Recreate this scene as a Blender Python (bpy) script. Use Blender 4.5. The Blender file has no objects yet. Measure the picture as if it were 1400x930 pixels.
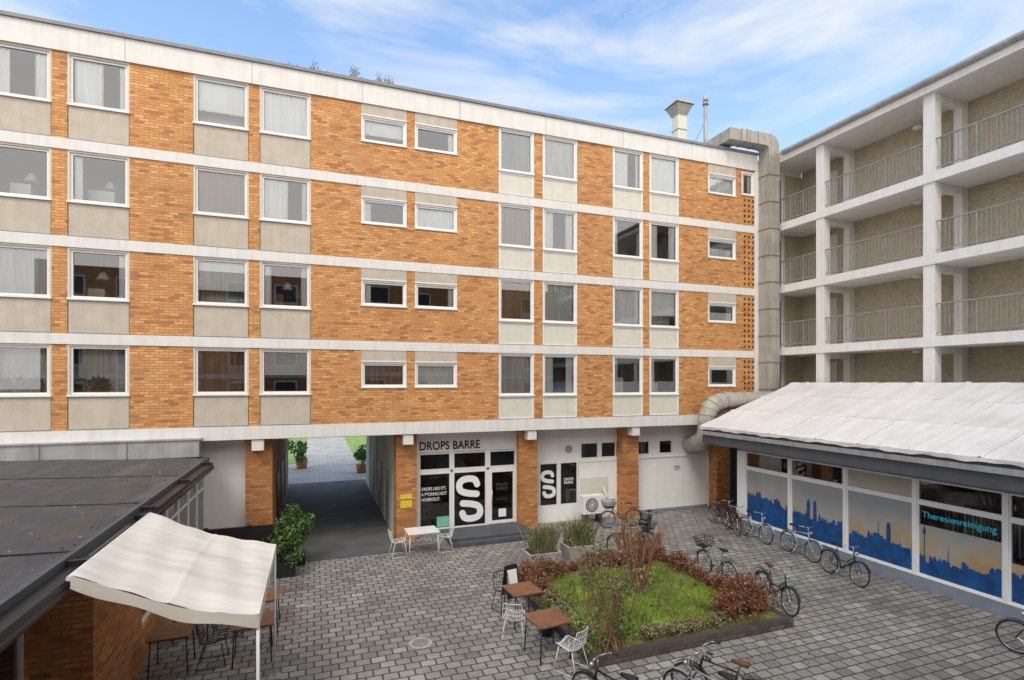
import bpy, math, random
from mathutils import Vector, Matrix
R=random.Random(7)
# ------------------------------------------------------------------ materials
def nt(name):
    m=bpy.data.materials.new(name); m.use_nodes=True
    n=m.node_tree.nodes; l=m.node_tree.links
    return m,n,l,n['Principled BSDF']
def coords(n,l,scale=(1,1,1),rot=(0,0,0)):
    tc=n.new('ShaderNodeTexCoord'); mp=n.new('ShaderNodeMapping')
    mp.inputs['Scale'].default_value=scale; mp.inputs['Rotation'].default_value=rot
    l.new(tc.outputs['Object'],mp.inputs['Vector']); return mp.outputs['Vector']
def noise(n,l,vec,scale,detail=4,rough=.55):
    t=n.new('ShaderNodeTexNoise'); t.inputs['Scale'].default_value=scale
    t.inputs['Detail'].default_value=detail; t.inputs['Roughness'].default_value=rough
    l.new(vec,t.inputs['Vector']); return t.outputs['Fac']
def ramp(n,l,fac,stops):
    r=n.new('ShaderNodeValToRGB'); e=r.color_ramp.elements
    while len(e)<len(stops): e.new(.5)
    for i,(p,c) in enumerate(stops):
        e[i].position=p; e[i].color=(c[0],c[1],c[2],1)
    l.new(fac,r.inputs['Fac']); return r.outputs['Color']
def mixc(n,l,a,b,fac,mode='MIX'):
    m=n.new('ShaderNodeMix'); m.data_type='RGBA'; m.blend_type=mode
    for inp,v in ((m.inputs[6],a),(m.inputs[7],b),(m.inputs[0],fac)):
        if isinstance(v,(int,float)): inp.default_value=v
        elif isinstance(v,tuple): inp.default_value=(v[0],v[1],v[2],1)
        else: l.new(v,inp)
    return m.outputs[2]
def bump(n,l,b,h,strength=.3,dist=.01):
    bp=n.new('ShaderNodeBump'); bp.inputs['Strength'].default_value=strength
    bp.inputs['Distance'].default_value=dist
    l.new(h,bp.inputs['Height']); l.new(bp.outputs['Normal'],b.inputs['Normal'])
def M(name,base,rough=.6,metal=0,var=.12,sc=3,fine=None,streak=0,bp=0):
    m,n,l,b=nt(name); v=coords(n,l)
    f=noise(n,l,v,sc)
    lo=tuple(c*(1-var) for c in base); hi=tuple(min(1,c*(1+var)) for c in base)
    c=ramp(n,l,f,[(.3,lo),(.7,hi)])
    if streak:
        vs=coords(n,l,(5,5,.35)); fs=noise(n,l,vs,1.5,5,.6)
        s=ramp(n,l,fs,[(.36,(1-streak,1-streak*1.05,1-streak*1.15)),(.55,(1,1,1))])
        c=mixc(n,l,c,s,1.0,'MULTIPLY')
    if fine:
        ff=noise(n,l,v,fine,3,.7)
        s=ramp(n,l,ff,[(.35,(.8,.8,.8)),(.65,(1.12,1.12,1.12))])
        c=mixc(n,l,c,s,1.0,'MULTIPLY')
        if bp: bump(n,l,b,ff,bp,.01)
    l.new(c,b.inputs['Base Color']); b.inputs['Roughness'].default_value=rough
    b.inputs['Metallic'].default_value=metal
    return m
def brickmat(name,c1,c2,c3,mortar,bw=.25,bh=.078,ms=.008,plane='wall',stain=.22,rough=.75,bs=.5,offs=.5,dirt=None):
    m,n,l,b=nt(name)
    tc=n.new('ShaderNodeTexCoord'); sp=n.new('ShaderNodeSeparateXYZ'); l.new(tc.outputs['Object'],sp.inputs[0])
    cb=n.new('ShaderNodeCombineXYZ')
    if plane=='wall':
        ad=n.new('ShaderNodeMath'); ad.operation='ADD'
        l.new(sp.outputs[0],ad.inputs[0]); l.new(sp.outputs[1],ad.inputs[1])
        l.new(ad.outputs[0],cb.inputs[0]); l.new(sp.outputs[2],cb.inputs[1])
    else:
        l.new(sp.outputs[0],cb.inputs[0]); l.new(sp.outputs[1],cb.inputs[1])
    t=n.new('ShaderNodeTexBrick'); t.inputs['Scale'].default_value=1
    t.inputs['Brick Width'].default_value=bw; t.inputs['Row Height'].default_value=bh
    t.inputs['Mortar Size'].default_value=ms; t.inputs['Mortar Smooth'].default_value=.2
    t.inputs['Bias'].default_value=0; t.offset=offs
    l.new(cb.outputs[0],t.inputs['Vector'])
    t.inputs['Color1'].default_value=(0,0,0,1); t.inputs['Color2'].default_value=(1,1,1,1); t.inputs['Mortar'].default_value=(.5,.5,.5,1)
    c=ramp(n,l,t.outputs['Color'],[(.0,c1),(.32,c2),(.65,c2),(1,c3)])
    v=coords(n,l); f=noise(n,l,v,.55,5,.6)
    s=ramp(n,l,f,[(.3,(1-stain,1-stain,1-stain)),(.7,(1.08,1.08,1.08))])
    c=mixc(n,l,c,s,1.0,'MULTIPLY')
    f2=noise(n,l,v,9,4,.7)
    s2=ramp(n,l,f2,[(.3,(.85,.85,.85)),(.7,(1.12,1.12,1.12))])
    c=mixc(n,l,c,s2,1.0,'MULTIPLY')
    c=mixc(n,l,c,mortar,t.outputs['Fac'])
    if dirt:
        f3=noise(n,l,v,1.7,8,.75); s3=ramp(n,l,f3,[(.54,(0,0,0)),(.70,(.6,.6,.6))]); c=mixc(n,l,c,dirt,s3)
    l.new(c,b.inputs['Base Color']); b.inputs['Roughness'].default_value=rough
    inv=n.new('ShaderNodeMath'); inv.operation='SUBTRACT'; inv.inputs[0].default_value=1; l.new(t.outputs['Fac'],inv.inputs[1])
    bump(n,l,b,inv.outputs[0],bs,.008)
    return m
BRICK=brickmat('orange_brick',(.42,.145,.042),(.66,.29,.085),(.77,.41,.15),(.34,.21,.115),stain=.14,bh=.083,ms=.011)
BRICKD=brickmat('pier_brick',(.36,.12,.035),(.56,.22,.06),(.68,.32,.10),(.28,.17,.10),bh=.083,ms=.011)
KHAKI=brickmat('khaki_brick',(.40,.335,.23),(.50,.425,.30),(.56,.485,.36),(.34,.285,.20),.12,.06,.008,stain=.1)
PAVE=brickmat('courtyard_paving',(.20,.187,.168),(.295,.275,.245),(.39,.365,.325),(.06,.055,.05),.30,.235,.018,'floor',.34,.6,.6,dirt=(.13,.12,.105))
PAVEL=brickmat('light_paving',(.42,.40,.36),(.48,.46,.41),(.52,.49,.45),(.3,.3,.26),.6,.6,.02,'floor')
WHITE=M('white_render',(.74,.725,.695),.7,streak=.08,var=.04)
WHITEC=M('clean_white_render',(.84,.83,.805),.7,streak=.03,var=.03)
WHITE2=M('white_frame',(.80,.79,.77),.4,var=.03)
CREAM=M('cream_panel',(.68,.65,.56),.6,var=.05,streak=.05)
GREIGE=M('stucco_panel',(.56,.49,.405),.9,var=.08,fine=60,bp=.3,streak=.08)
BEIGE=M('beige_casing',(.65,.59,.49),.5,var=.04)
ZINC=M('zinc_sheet',(.40,.40,.41),.5,.35,var=.18,sc=2,streak=.15)
DUCT=M('duct_metal',(.40,.375,.325),.65,.1,var=.15,sc=2.0,streak=.22)
DUCTS=M('duct_seam',(.24,.225,.195),.6,.1,var=.16)
COPING=M('coping_metal',(.22,.22,.225),.5,.3)
def bitum():
    m,n,l,b=nt('bitumen_roof')
    v=coords(n,l,(1,.22,1)); f=noise(n,l,v,1.6,6,.65)
    c=ramp(n,l,f,[(.3,(.028,.028,.032)),(.5,(.055,.055,.06)),(.62,(.10,.095,.09)),(.8,(.15,.13,.11))])
    v2=coords(n,l); g_=noise(n,l,v2,45,3,.7); s=ramp(n,l,g_,[(.35,(.7,.7,.7)),(.65,(1.2,1.2,1.2))])
    c=mixc(n,l,c,s,1.0,'MULTIPLY')
    g2=noise(n,l,v2,.9,5,.7); s2=ramp(n,l,g2,[(.54,(0,0,0)),(.70,(.6,.6,.6))])
    c=mixc(n,l,c,(.12,.085,.055),s2)
    l.new(c,b.inputs['Base Color'])
    rr=ramp(n,l,f,[(.4,(.35,)*3),(.6,(.85,)*3)]); l.new(rr,b.inputs['Roughness']); bump(n,l,b,g_,.5,.01)
    return m
BITUM=bitum()
BLACK=M('black_metal',(.018,.018,.02),.4,var=.1)
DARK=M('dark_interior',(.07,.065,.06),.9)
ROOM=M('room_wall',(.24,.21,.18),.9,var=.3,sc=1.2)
ASPH=M('asphalt',(.10,.10,.10),.85,var=.3,sc=1.0,fine=80,bp=.3)
CONC=M('concrete',(.40,.385,.36),.85,var=.15,fine=30,bp=.3,streak=.2)
SLATE=M('slate_step',(.075,.08,.092),.6,var=.2)
def tarpmat(name,base,bs=.25):
    m,n,l,b=nt(name); v=coords(n,l); f=noise(n,l,v,.7,6,.6)
    c=ramp(n,l,f,[(.3,tuple(x*.86 for x in base)),(.55,base),(.8,tuple(min(1,x*1.05) for x in base))])
    v2=coords(n,l,(.4,5,1)); f2=noise(n,l,v2,1.2,5,.6); s=ramp(n,l,f2,[(.35,(.88,.87,.86)),(.6,(1,1,1))]); c=mixc(n,l,c,s,1.0,'MULTIPLY')
    l.new(c,b.inputs['Base Color']); b.inputs['Roughness'].default_value=.55
    v3=coords(n,l,(.7,2.2,1)); f3=noise(n,l,v3,1.8,4,.5); bump(n,l,b,f3,bs,.06); return m
TARP=tarpmat('white_tarp',(.73,.70,.68)); TSEAM=M('tarp_seam',(.50,.48,.46),.6)
AWN=tarpmat('awning_fabric',(.80,.745,.66),.3)
ANTH=M('anthracite_fascia',(.075,.08,.09),.5,var=.15)
PLINTH=M('plinth_grey',(.22,.25,.30),.6,var=.12)
RAILM=M('rail_metal',(.30,.30,.285),.5,.3)
WOOD=M('table_wood',(.22,.095,.045),.5,var=.25,sc=6)
WIRE=M('chair_wire',(.75,.74,.71),.4)
TYRE=M('tyre_rubber',(.02,.02,.02),.7)
CHROME=M('bike_metal',(.5,.5,.5),.3,.8)
SADB=M('saddle_brown',(.16,.07,.03),.5)
SOIL=M('soil',(.07,.05,.035),.95,var=.3,sc=5,fine=30,bp=.5)
BARK=M('shrub_bark',(.27,.14,.08),.9,var=.3,sc=6)
BARKR=M('twig_red',(.26,.11,.06),.9,var=.3,sc=6)
YEL=M('yellow_sign',(.75,.55,.05),.5)
TEXTW=M('white_lettering',(.85,.85,.85),.5,var=.01)
TEXTB=M('black_lettering',(.012,.012,.012),.5,var=.01)
CYAN=M('cyan_lettering',(.05,.55,.78),.4,var=.02)
BLUE=M('skyline_blue',(.010,.075,.24),.3,var=.35,sc=3)
MINT=M('mint_poster',(.2,.5,.36),.5)
def leafmat(name,cols,sc=7):
    m,n,l,b=nt(name); v=coords(n,l)
    f=noise(n,l,v,sc,3,.7)
    k=len(cols)
    c=ramp(n,l,f,[(.3+.4*i/(k-1),cols[i]) for i in range(k)])
    l.new(c,b.inputs['Base Color']); b.inputs['Roughness'].default_value=.6
    return m
LG=leafmat('leaves_green',[(.03,.07,.015),(.06,.14,.025),(.12,.2,.04)])
LGRASS=leafmat('grass_leaves',[(.10,.14,.025),(.17,.28,.03),(.26,.38,.04),(.36,.43,.07)],2.2)
LRED=leafmat('leaves_red',[(.08,.028,.018),(.19,.065,.03),(.26,.13,.055)],4)
LDRY=leafmat('leaves_dry',[(.12,.11,.05),(.24,.2,.1),(.34,.29,.17)],4)
BEDG=leafmat('bed_ground',[(.07,.045,.025),(.10,.08,.03),(.13,.15,.03),(.20,.27,.04)],1.6)
def glassmat(name,tint=(.75,.8,.8),ior=1.55,boost=.06,rough=.0):
    m,n,l,b=nt(name); n.remove(b); out=n['Material Output']
    tr=n.new('ShaderNodeBsdfTransparent'); tr.inputs[0].default_value=(*tint,1)
    gl=n.new('ShaderNodeBsdfGlossy'); gl.inputs['Roughness'].default_value=rough; gl.inputs['Color'].default_value=(.95,.97,1,1)
    fr=n.new('ShaderNodeFresnel'); fr.inputs['IOR'].default_value=ior
    ad=n.new('ShaderNodeMath'); ad.operation='ADD'; ad.inputs[1].default_value=boost; l.new(fr.outputs[0],ad.inputs[0])
    mx=n.new('ShaderNodeMixShader'); l.new(ad.outputs[0],mx.inputs[0]); l.new(tr.outputs[0],mx.inputs[1]); l.new(gl.outputs[0],mx.inputs[2])
    l.new(mx.outputs[0],out.inputs[0]); return m
GLASS=glassmat('window_glass',(.95,.97,.97),boost=.13)
GLASSD=glassmat('shop_glass',(.6,.63,.65),1.5,.05)
def curtainmat(name,col,tr=.35,lo=.72):
    m,n,l,b=nt(name); out=n['Material Output']
    v=coords(n,l,(1,1,.06)); f=noise(n,l,v,14,2,.5)
    c=ramp(n,l,f,[(.35,tuple(x*lo for x in col)),(.62,col)])
    l.new(c,b.inputs['Base Color']); b.inputs['Roughness'].default_value=.9
    if tr>0:
        t=n.new('ShaderNodeBsdfTransparent'); mx=n.new('ShaderNodeMixShader'); mx.inputs[0].default_value=tr
        l.new(b.outputs[0],mx.inputs[1]); l.new(t.outputs[0],mx.inputs[2]); l.new(mx.outputs[0],out.inputs[0])
    return m
CURT={'w':curtainmat('curtain_white',(.97,.97,.95),0,.86),'s':curtainmat('curtain_sheer',(.92,.92,.9),.22,.75),'g':curtainmat('curtain_grey',(.45,.45,.47),0),'m':curtainmat('curtain_warm',(.42,.27,.18),0,.6)}
def filmmat():
    m,n,l,b=nt('printed_window_film')
    tc=n.new('ShaderNodeTexCoord'); sp=n.new('ShaderNodeSeparateXYZ'); l.new(tc.outputs['Object'],sp.inputs[0])
    v=coords(n,l,(1,1,1)); f=noise(n,l,v,1.1,3,.6)
    ad=n.new('ShaderNodeMath'); ad.operation='MULTIPLY_ADD'; ad.inputs[1].default_value=.5; l.new(sp.outputs[2],ad.inputs[0]); l.new(f,ad.inputs[2])
    sb=n.new('ShaderNodeMath'); sb.operation='SUBTRACT'; sb.inputs[1].default_value=.5; l.new(ad.outputs[0],sb.inputs[0])
    c=ramp(n,l,sb.outputs[0],[(.3,(.40,.24,.09)),(.5,(.41,.32,.20)),(.72,(.38,.36,.32)),(1,(.30,.32,.33))])
    l.new(c,b.inputs['Base Color']); b.inputs['Roughness'].default_value=.12
    return m
FILM=filmmat()
# ------------------------------------------------------------------ mesh builder
class MB:
    def __init__(s): s.v=[];s.f=[];s.m=[];s.sm=[];s.mats=[]
    def mi(s,m):
        if m not in s.mats: s.mats.append(m)
        return s.mats.index(m)
    def poly(s,pts,m,sm=False):
        b=len(s.v); s.v+= [tuple(p) for p in pts]; s.f.append(tuple(range(b,b+len(pts)))); s.m.append(s.mi(m)); s.sm.append(sm)
    def box(s,x0,x1,y0,y1,z0,z1,m):
        b=len(s.v); s.v+=[(x0,y0,z0),(x1,y0,z0),(x1,y1,z0),(x0,y1,z0),(x0,y0,z1),(x1,y0,z1),(x1,y1,z1),(x0,y1,z1)]
        k=s.mi(m)
        for f in ((0,3,2,1),(4,5,6,7),(0,1,5,4),(1,2,6,5),(2,3,7,6),(3,0,4,7)):
            s.f.append(tuple(b+i for i in f)); s.m.append(k); s.sm.append(False)
    def tube(s,p,q,r,m,n=8,r2=None,caps=True):
        p=Vector(p);q=Vector(q);d=q-p
        if d.length<1e-6: return
        d.normalize(); a=d.orthogonal().normalized(); c=d.cross(a)
        r2=r if r2 is None else r2; b=len(s.v); k=s.mi(m)
        for (o,rr) in ((p,r),(q,r2)):
            for i in range(n):
                t=2*math.pi*i/n; s.v.append(tuple(o+a*math.cos(t)*rr+c*math.sin(t)*rr))
        for i in range(n):
            j=(i+1)%n; s.f.append((b+i,b+j,b+n+j,b+n+i)); s.m.append(k); s.sm.append(n>4)
        if caps:
            s.f.append(tuple(b+n-1-i for i in range(n))); s.m.append(k); s.sm.append(False)
            s.f.append(tuple(b+n+i for i in range(n))); s.m.append(k); s.sm.append(False)
    def path(s,pts,r,m,n=6):
        for a,b in zip(pts[:-1],pts[1:]): s.tube(a,b,r,m,n)
    def pipe(s,pts,r,m,n=20):
        P=[Vector(p) for p in pts]; k=s.mi(m); b=len(s.v); up=None
        for i,p in enumerate(P):
            d=(P[min(i+1,len(P)-1)]-P[max(i-1,0)]).normalized()
            if up is None: up=d.orthogonal().normalized()
            up=(up-d*up.dot(d)).normalized(); c=d.cross(up)
            for j in range(n):
                t=2*math.pi*j/n; s.v.append(tuple(p+up*math.cos(t)*r+c*math.sin(t)*r))
        for i in range(len(P)-1):
            for j in range(n):
                j2=(j+1)%n; s.f.append((b+i*n+j,b+i*n+j2,b+(i+1)*n+j2,b+(i+1)*n+j)); s.m.append(k); s.sm.append(True)
    def torus(s,c,ax,Rr,r,m,nu=28,nv=6,a0=0,a1=2*math.pi):
        c=Vector(c);ax=Vector(ax).normalized();u=ax.orthogonal().normalized();w=ax.cross(u)
        b=len(s.v);k=s.mi(m)
        for i in range(nu):
            t=a0+(a1-a0)*i/nu; d=u*math.cos(t)+w*math.sin(t)
            for j in range(nv):
                p=2*math.pi*j/nv; s.v.append(tuple(c+d*(Rr+r*math.cos(p))+ax*r*math.sin(p)))
        for i in range(nu):
            i2=(i+1)%nu
            for j in range(nv):
                j2=(j+1)%nv; s.f.append((b+i*nv+j,b+i2*nv+j,b+i2*nv+j2,b+i*nv+j2)); s.m.append(k); s.sm.append(True)
    def grid(s,fn,nu,nv,m,sm=True):
        b=len(s.v);k=s.mi(m)
        for i in range(nu+1):
            for j in range(nv+1): s.v.append(tuple(fn(i/nu,j/nv)))
        for i in range(nu):
            for j in range(nv):
                a=b+i*(nv+1)+j; s.f.append((a,a+nv+1,a+nv+2,a+1)); s.m.append(k); s.sm.append(sm)
    def leaf(s,p,size,m,rnd,up=.0):
        d=Vector((rnd.gauss(0,1),rnd.gauss(0,1),rnd.gauss(0,1)+up)).normalized()
        e=d.orthogonal().normalized(); e=Matrix.Rotation(rnd.random()*6.28,3,d)@e
        p=Vector(p); a=d*size; w=e*size*.42
        s.poly([p,p+a*.5+w,p+a,p+a*.5-w],m)
    def frame(s,x0,x1,z0,z1,y0,y1,w,m):
        s.box(x0,x0+w,y0,y1,z0,z1,m); s.box(x1-w,x1,y0,y1,z0,z1,m)
        s.box(x0+w,x1-w,y0,y1,z0,z0+w,m); s.box(x0+w,x1-w,y0,y1,z1-w,z1,m)
    def framex(s,y0,y1,z0,z1,x0,x1,w,m):
        s.box(x0,x1,y0,y0+w,z0,z1,m); s.box(x0,x1,y1-w,y1,z0,z1,m)
        s.box(x0,x1,y0+w,y1-w,z0,z0+w,m); s.box(x0,x1,y0+w,y1-w,z1-w,z1,m)
    def obj(s,name,parent=None,loc=(0,0,0),rot=(0,0,0)):
        me=bpy.data.meshes.new(name); me.from_pydata(s.v,[],s.f)
        for m in s.mats: me.materials.append(m)
        me.polygons.foreach_set('material_index',s.m); me.polygons.foreach_set('use_smooth',s.sm); me.update()
        o=bpy.data.objects.new(name,me); bpy.context.collection.objects.link(o)
        o.location=loc;o.rotation_euler=rot
        if parent: o.parent=parent
        return o
def empty(name,loc=(0,0,0)):
    e=bpy.data.objects.new(name,None); bpy.context.collection.objects.link(e); e.location=loc; return e
def text(name,body,size,loc,rot,m,parent,off=.0,align='LEFT',space=1,line=1,sx=1):
    c=bpy.data.curves.new(name,'FONT'); c.body=body; c.size=size; c.offset=off; c.extrude=.004; c.align_x=align
    c.space_character=space; c.space_line=line; c.materials.append(m)
    o=bpy.data.objects.new(name,c); bpy.context.collection.objects.link(o); o.location=loc;o.rotation_euler=rot;o.scale=(sx,1,1);o.parent=parent
    return o
H=math.pi/2
def clump(mb,cx,cy,cz,rx,ry,rz,n,size,m,rnd,up=.2):
    for _ in range(n):
        while True:
            a=Vector((rnd.uniform(-1,1),rnd.uniform(-1,1),rnd.uniform(-1,1)))
            if a.length<1 and a.length>rnd.random()*.9: break
        mb.leaf((cx+a.x*rx,cy+a.y*ry,cz+a.z*rz),size*rnd.uniform(.6,1.4),m if not isinstance(m,list) else rnd.choice(m),rnd,up)
# ------------------------------------------------------------------ ground
g=MB(); g.poly([(-500,-500,0),(500,-500,0),(500,500,0),(-500,500,0)],PAVE); g.obj('ground')
g=MB(); g.poly([(-1.26,18.8,.004),(2.66,18.8,.004),(2.66,31.5,.004),(-1.26,31.5,.004)],ASPH)
g.poly([(-1.3,17.6,.004),(3.2,17.6,.004),(2.66,18.8,.004),(-1.26,18.8,.004)],ASPH); g.obj('asphalt_driveway')
g=MB(); g.poly([(-12,31.5,.004),(14,31.5,.004),(14,80,.004),(-12,80,.004)],PAVEL); g.obj('rear_courtyard_path')
g=MB()
for a,b,c_,d_ in ((-12,-.6,39,80),(2.8,14,37,80)): g.poly([(a,c_,.01),(b,c_,.01),(b,d_,.01),(a,d_,.01)],LGRASS)
g.obj('rear_lawn')
# ------------------------------------------------------------------ main apartment building
FY=18.4
AB=empty('apartment_building')
T=[4.15,6.87,9.59,12.31]; ZH=2.42
big=[(-13.1,-11.65),(-11.3,-9.85),(-8.29,-6.84),(-6.48,-5.01),(-3.40,-1.90),(-1.59,-.10)]
med=[(6.26,7.64),(7.99,9.42),(10.98,12.36),(12.67,14.09)]
small=[(1.46,2.95),(3.23,4.715),(15.57,17.04)]
cols=sorted([(a,b,'b') for a,b in big]+[(a,b,'m') for a,b in med]+[(a,b,'s') for a,b in small])
# furnishing of each window, bottom row first: w white, s sheer, g grey, m warm, x/X side curtains, h lower half, W roller blind, b/B slats, p plants, d bare
FURN=['ggppmBmwsxddd','ggsdWdddmswWh','ggddmXdwmxdxh','ggxXWwWdgsXww']
XL,XR=-16,18.15
wall=MB(); band=MB(); pan=MB(); fr=MB(); gl=MB(); cu=MB(); perf=MB(); pots=MB()
def curtain(x0,x1,z0,z1,m,y=FY+.15,fold=.022,nf=9):
    w=x1-x0; n=max(6,int(w*30)); ph=R.random()*6
    cu.grid(lambda u,v:(x0+w*u,y+fold*math.sin(u*w*nf*6.28/1.2+ph+.8*math.sin(3*u+ph)),z0+(z1-z0)*v),n,1,m)
def window(x0,x1,z0,z1,kind,code):
    y=FY
    fr.frame(x0,x1,z0,z1,y+.005,y+.14,.055,BEIGE if kind=='b' else WHITE2)
    a,b,c,d=x0+.055,x1-.055,z0+.055,z1-.055
    fr.frame(a,b,c,d,y+.045,y+.12,.06,WHITE2)
    fr.frame(a+.06,b-.06,c+.06,d-.06,y+.075,y+.09,.012,COPING)
    fr.box(x0-.01,x1+.01,y-.04,y+.005,z0,z0+.045,WHITE2)
    gx0,gx1,gz0,gz1=a+.065,b-.065,c+.065,d-.065
    tl=R.uniform(-.006,.006); tz=R.uniform(-.005,.005)
    gl.poly([(gx0,y+.083,gz0),(gx1,y+.083+tl,gz0),(gx1,y+.083+tl+tz,gz1),(gx0,y+.083+tz,gz1)],GLASS)
    w=gx1-gx0; h=gz1-gz0
    C=CURT
    if code in 'wsgm': curtain(gx0-.03,gx1+.03,gz0-.03,gz1+.03,C[code])
    elif code=='W':
        curtain(gx0-.03,gx1+.03,gz0+h*.3,gz1+.03,C['w'],fold=.003); curtain(gx0-.03,gx1+.03,gz0-.03,gz1,C['s'],y=FY+.5)
    elif code=='x': curtain(gx0,gx0+w*.3,gz0,gz1,C['w']); curtain(gx1-w*.25,gx1,gz0,gz1,C['w'])
    elif code=='X': curtain(gx0,gx0+w*.55,gz0,gz1,C['w']); curtain(gx1-w*.12,gx1,gz0,gz1,C['w'])
    elif code=='h': curtain(gx0,gx1,gz0,gz0+h*.55,C['w'])
    elif code=='p':
        curtain(gx0,gx1,gz0,gz1,C['s'],y=FY+.4)
        for i in range(4):
            xx=gx0+w*R.uniform(.08,.92); pots.tube((xx,y+.24,gz0-.04),(xx,y+.24,gz0+.10),.06,WOOD,10,.08)
            clump(pots,xx,y+.24,gz0+.25,.14,.1,.18,60,.08,LG,R)
    elif code in 'bB':
        k=h*(.95 if code=='b' else .62)
        for i in range(int(k/.045)): fr.box(gx0,gx1,y+.10,y+.115,gz1-.045*i-.04,gz1-.045*i,WHITE2)
    else:
        if h>.9:
            cu.box(gx0+w*.1,gx0+w*R.uniform(.35,.7),y+.7,y+1.1,gz0-.3,gz0+h*R.uniform(.2,.45),R.choice([WHITE2,WOOD,BEIGE]))
            px_=gx0+w*R.uniform(.3,.7); cu.tube((px_,y+1.0,gz1+.1),(px_,y+1.0,gz1-.35),.01,BLACK,4); cu.tube((px_,y+1.0,gz1-.35),(px_,y+1.0,gz1-.6),.06,WHITE2,12,.2)
            cu.box(gx1-w*.35,gx1-w*.02,y+1.86,y+1.88,gz0+.5,gz1-.2,R.choice([WHITE2,MINT,BEIGE,CREAM]))
        if R.random()<.6: curtain(gx0,gx0+w*.16,gz0,gz1,C['w'])
        if R.random()<.4: curtain(gx1-w*.14,gx1,gz0,gz1,C['w'])
for k,t in enumerate(T):
    x=XL
    for ci,(a,b,kd) in enumerate(cols):
        wall.box(x,a,FY,FY+.35,t,t+ZH,BRICK); x=b
        code=FURN[k][ci]
        if kd=='b':
            s=t+.95
            pan.box(a+.02,b-.02,FY+.02,FY+.3,t+.03,s-.03,GREIGE)
            pan.box(a,b,FY+.03,FY+.3,s-.03,s,BEIGE); pan.box(a,b,FY-.02,FY+.3,t,t+.03,COPING)
            pan.box(a,a+.02,FY+.04,FY+.3,t+.03,s-.03,COPING); pan.box(b-.02,b,FY+.04,FY+.3,t+.03,s-.03,COPING)
            window(a,b,s,t+ZH,'b',code)
        elif kd=='m':
            s=t+.84
            pan.frame(a,b,t+.0,s,FY+.01,FY+.2,.06,WHITE2); pan.box(a+.06,b-.06,FY+.03,FY+.2,t+.06,s-.06,CREAM)
            pan.box(a-.01,b+.01,FY-.03,FY+.01,t,t+.035,ZINC)
            window(a,b,s,t+ZH,'m',code)
        else:
            s=t+1.16; e=t+2.03
            if a>10: e=t+2.0
            wall.box(a,b,FY,FY+.35,t,s,BRICK)
            pan.box(a,b,FY-.015,FY+.3,e,t+ZH,GREIGE)
            pan.box(a-.01,b+.01,FY-.03,FY-.0151,e,e+.04,WHITE2)
            window(a,b,s,e,'s',code)
    wall.box(x,17.36,FY,FY+.35,t,t+ZH,BRICK)
    if k==3:
        window(17.36,18.05,t+1.3,t+2.33,'s','x'); wall.box(17.36,18.05,FY,FY+.35,t+2.33,t+ZH,BRICK); top=t+1.3
    else: top=t+ZH
    wall.box(18.05,XR,FY,FY+.35,t,t+ZH,BRICK)
    cell=.115; nz=int((top-t)/cell)
    perf.box(17.36,18.05,FY+.2,FY+.3,t,top,DARK)
    for i in range(6):
        for j in range(nz):
            if (i%2==0) or (j%2==0) : perf.box(17.36+i*cell,17.36+(i+1)*cell,FY,FY+.18,t+j*cell,t+(j+1)*cell,BRICK)
    perf.box(17.36,18.05,FY,FY+.18,t+nz*cell,top,BRICK)
    z0=t-.30 if k else 3.74
    band.box(XL,XR+.01,FY-.03,FY+.34,z0,t,WHITE)
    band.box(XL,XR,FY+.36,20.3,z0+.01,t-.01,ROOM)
wall.obj('brick_walls',AB); pan.obj('spandrel_panels',AB); fr.obj('window_frames',AB); gl.obj('window_panes',AB); cu.obj('curtains',AB); perf.obj('perforated_brick_screen',AB); pots.obj('window_plants',AB)
band.box(XL,XR+.02,FY-.06,FY+.4,14.73,15.40,WHITE)
band.box(XL,XR+.05,FY-.12,FY+.5,15.40,15.50,COPING)
band.box(XL,XR,FY+.34,FY+.75,3.72,3.74,WHITE)
xx=-15.0
while xx<18: band.box(xx-.006,xx+.006,FY-.063,FY-.06,14.73,15.40,COPING); xx+=3.3
band.obj('floor_bands_and_parapet',AB)
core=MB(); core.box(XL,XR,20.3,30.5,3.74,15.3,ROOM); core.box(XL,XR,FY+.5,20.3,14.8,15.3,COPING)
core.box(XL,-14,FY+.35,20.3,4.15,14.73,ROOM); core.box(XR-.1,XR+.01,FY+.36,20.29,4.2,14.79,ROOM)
core.obj('building_core_and_roof',AB)
dv=MB()
for xx in (-9.2,-4.2,.6,5.5,10.2,14.9):
    dv.box(xx-.06,xx+.06,FY+.36,20.29,4.2,14.7,ROOM)
dv.obj('room_dividers',AB)
# ground floor
gf=MB()
PX=[(-2.04,-1.26),(2.66,3.37),(7.21,7.95),(11.7,12.42),(16.37,17.1)]
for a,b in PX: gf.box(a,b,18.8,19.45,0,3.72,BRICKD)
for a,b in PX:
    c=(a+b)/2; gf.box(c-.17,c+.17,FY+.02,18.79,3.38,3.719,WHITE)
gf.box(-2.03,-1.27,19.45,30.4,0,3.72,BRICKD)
gf.box(2.67,3.36,19.45,30.4,0,3.72,CREAM)
for yy in (20.5,23.2,26.2): gf.box(2.64,2.67,yy,yy+1.0,.02,2.1,ZINC); gf.box(-1.27,-1.24,yy+.5,yy+1.8,.3,2.2,BLACK)
for yy in (22.2,25,28): gf.box(2.645,2.67,yy-.15,yy+.15,0,3.7,WHITE)
gf.box(-16,-2.04,19.1,19.4,0,3.72,WHITEC)
gf.box(-1.26,2.66,30.0,30.4,3.3,3.72,WHITE)
gf.box(-1.26,2.66,18.85,30.0,3.68,3.72,WHITE)
gf.obj('ground_floor_piers_and_passage',AB)
sf=MB(); Y=19.1
sf.box(3.37,7.21,Y,Y+.1,2.98,3.72,WHITE2)
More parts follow.
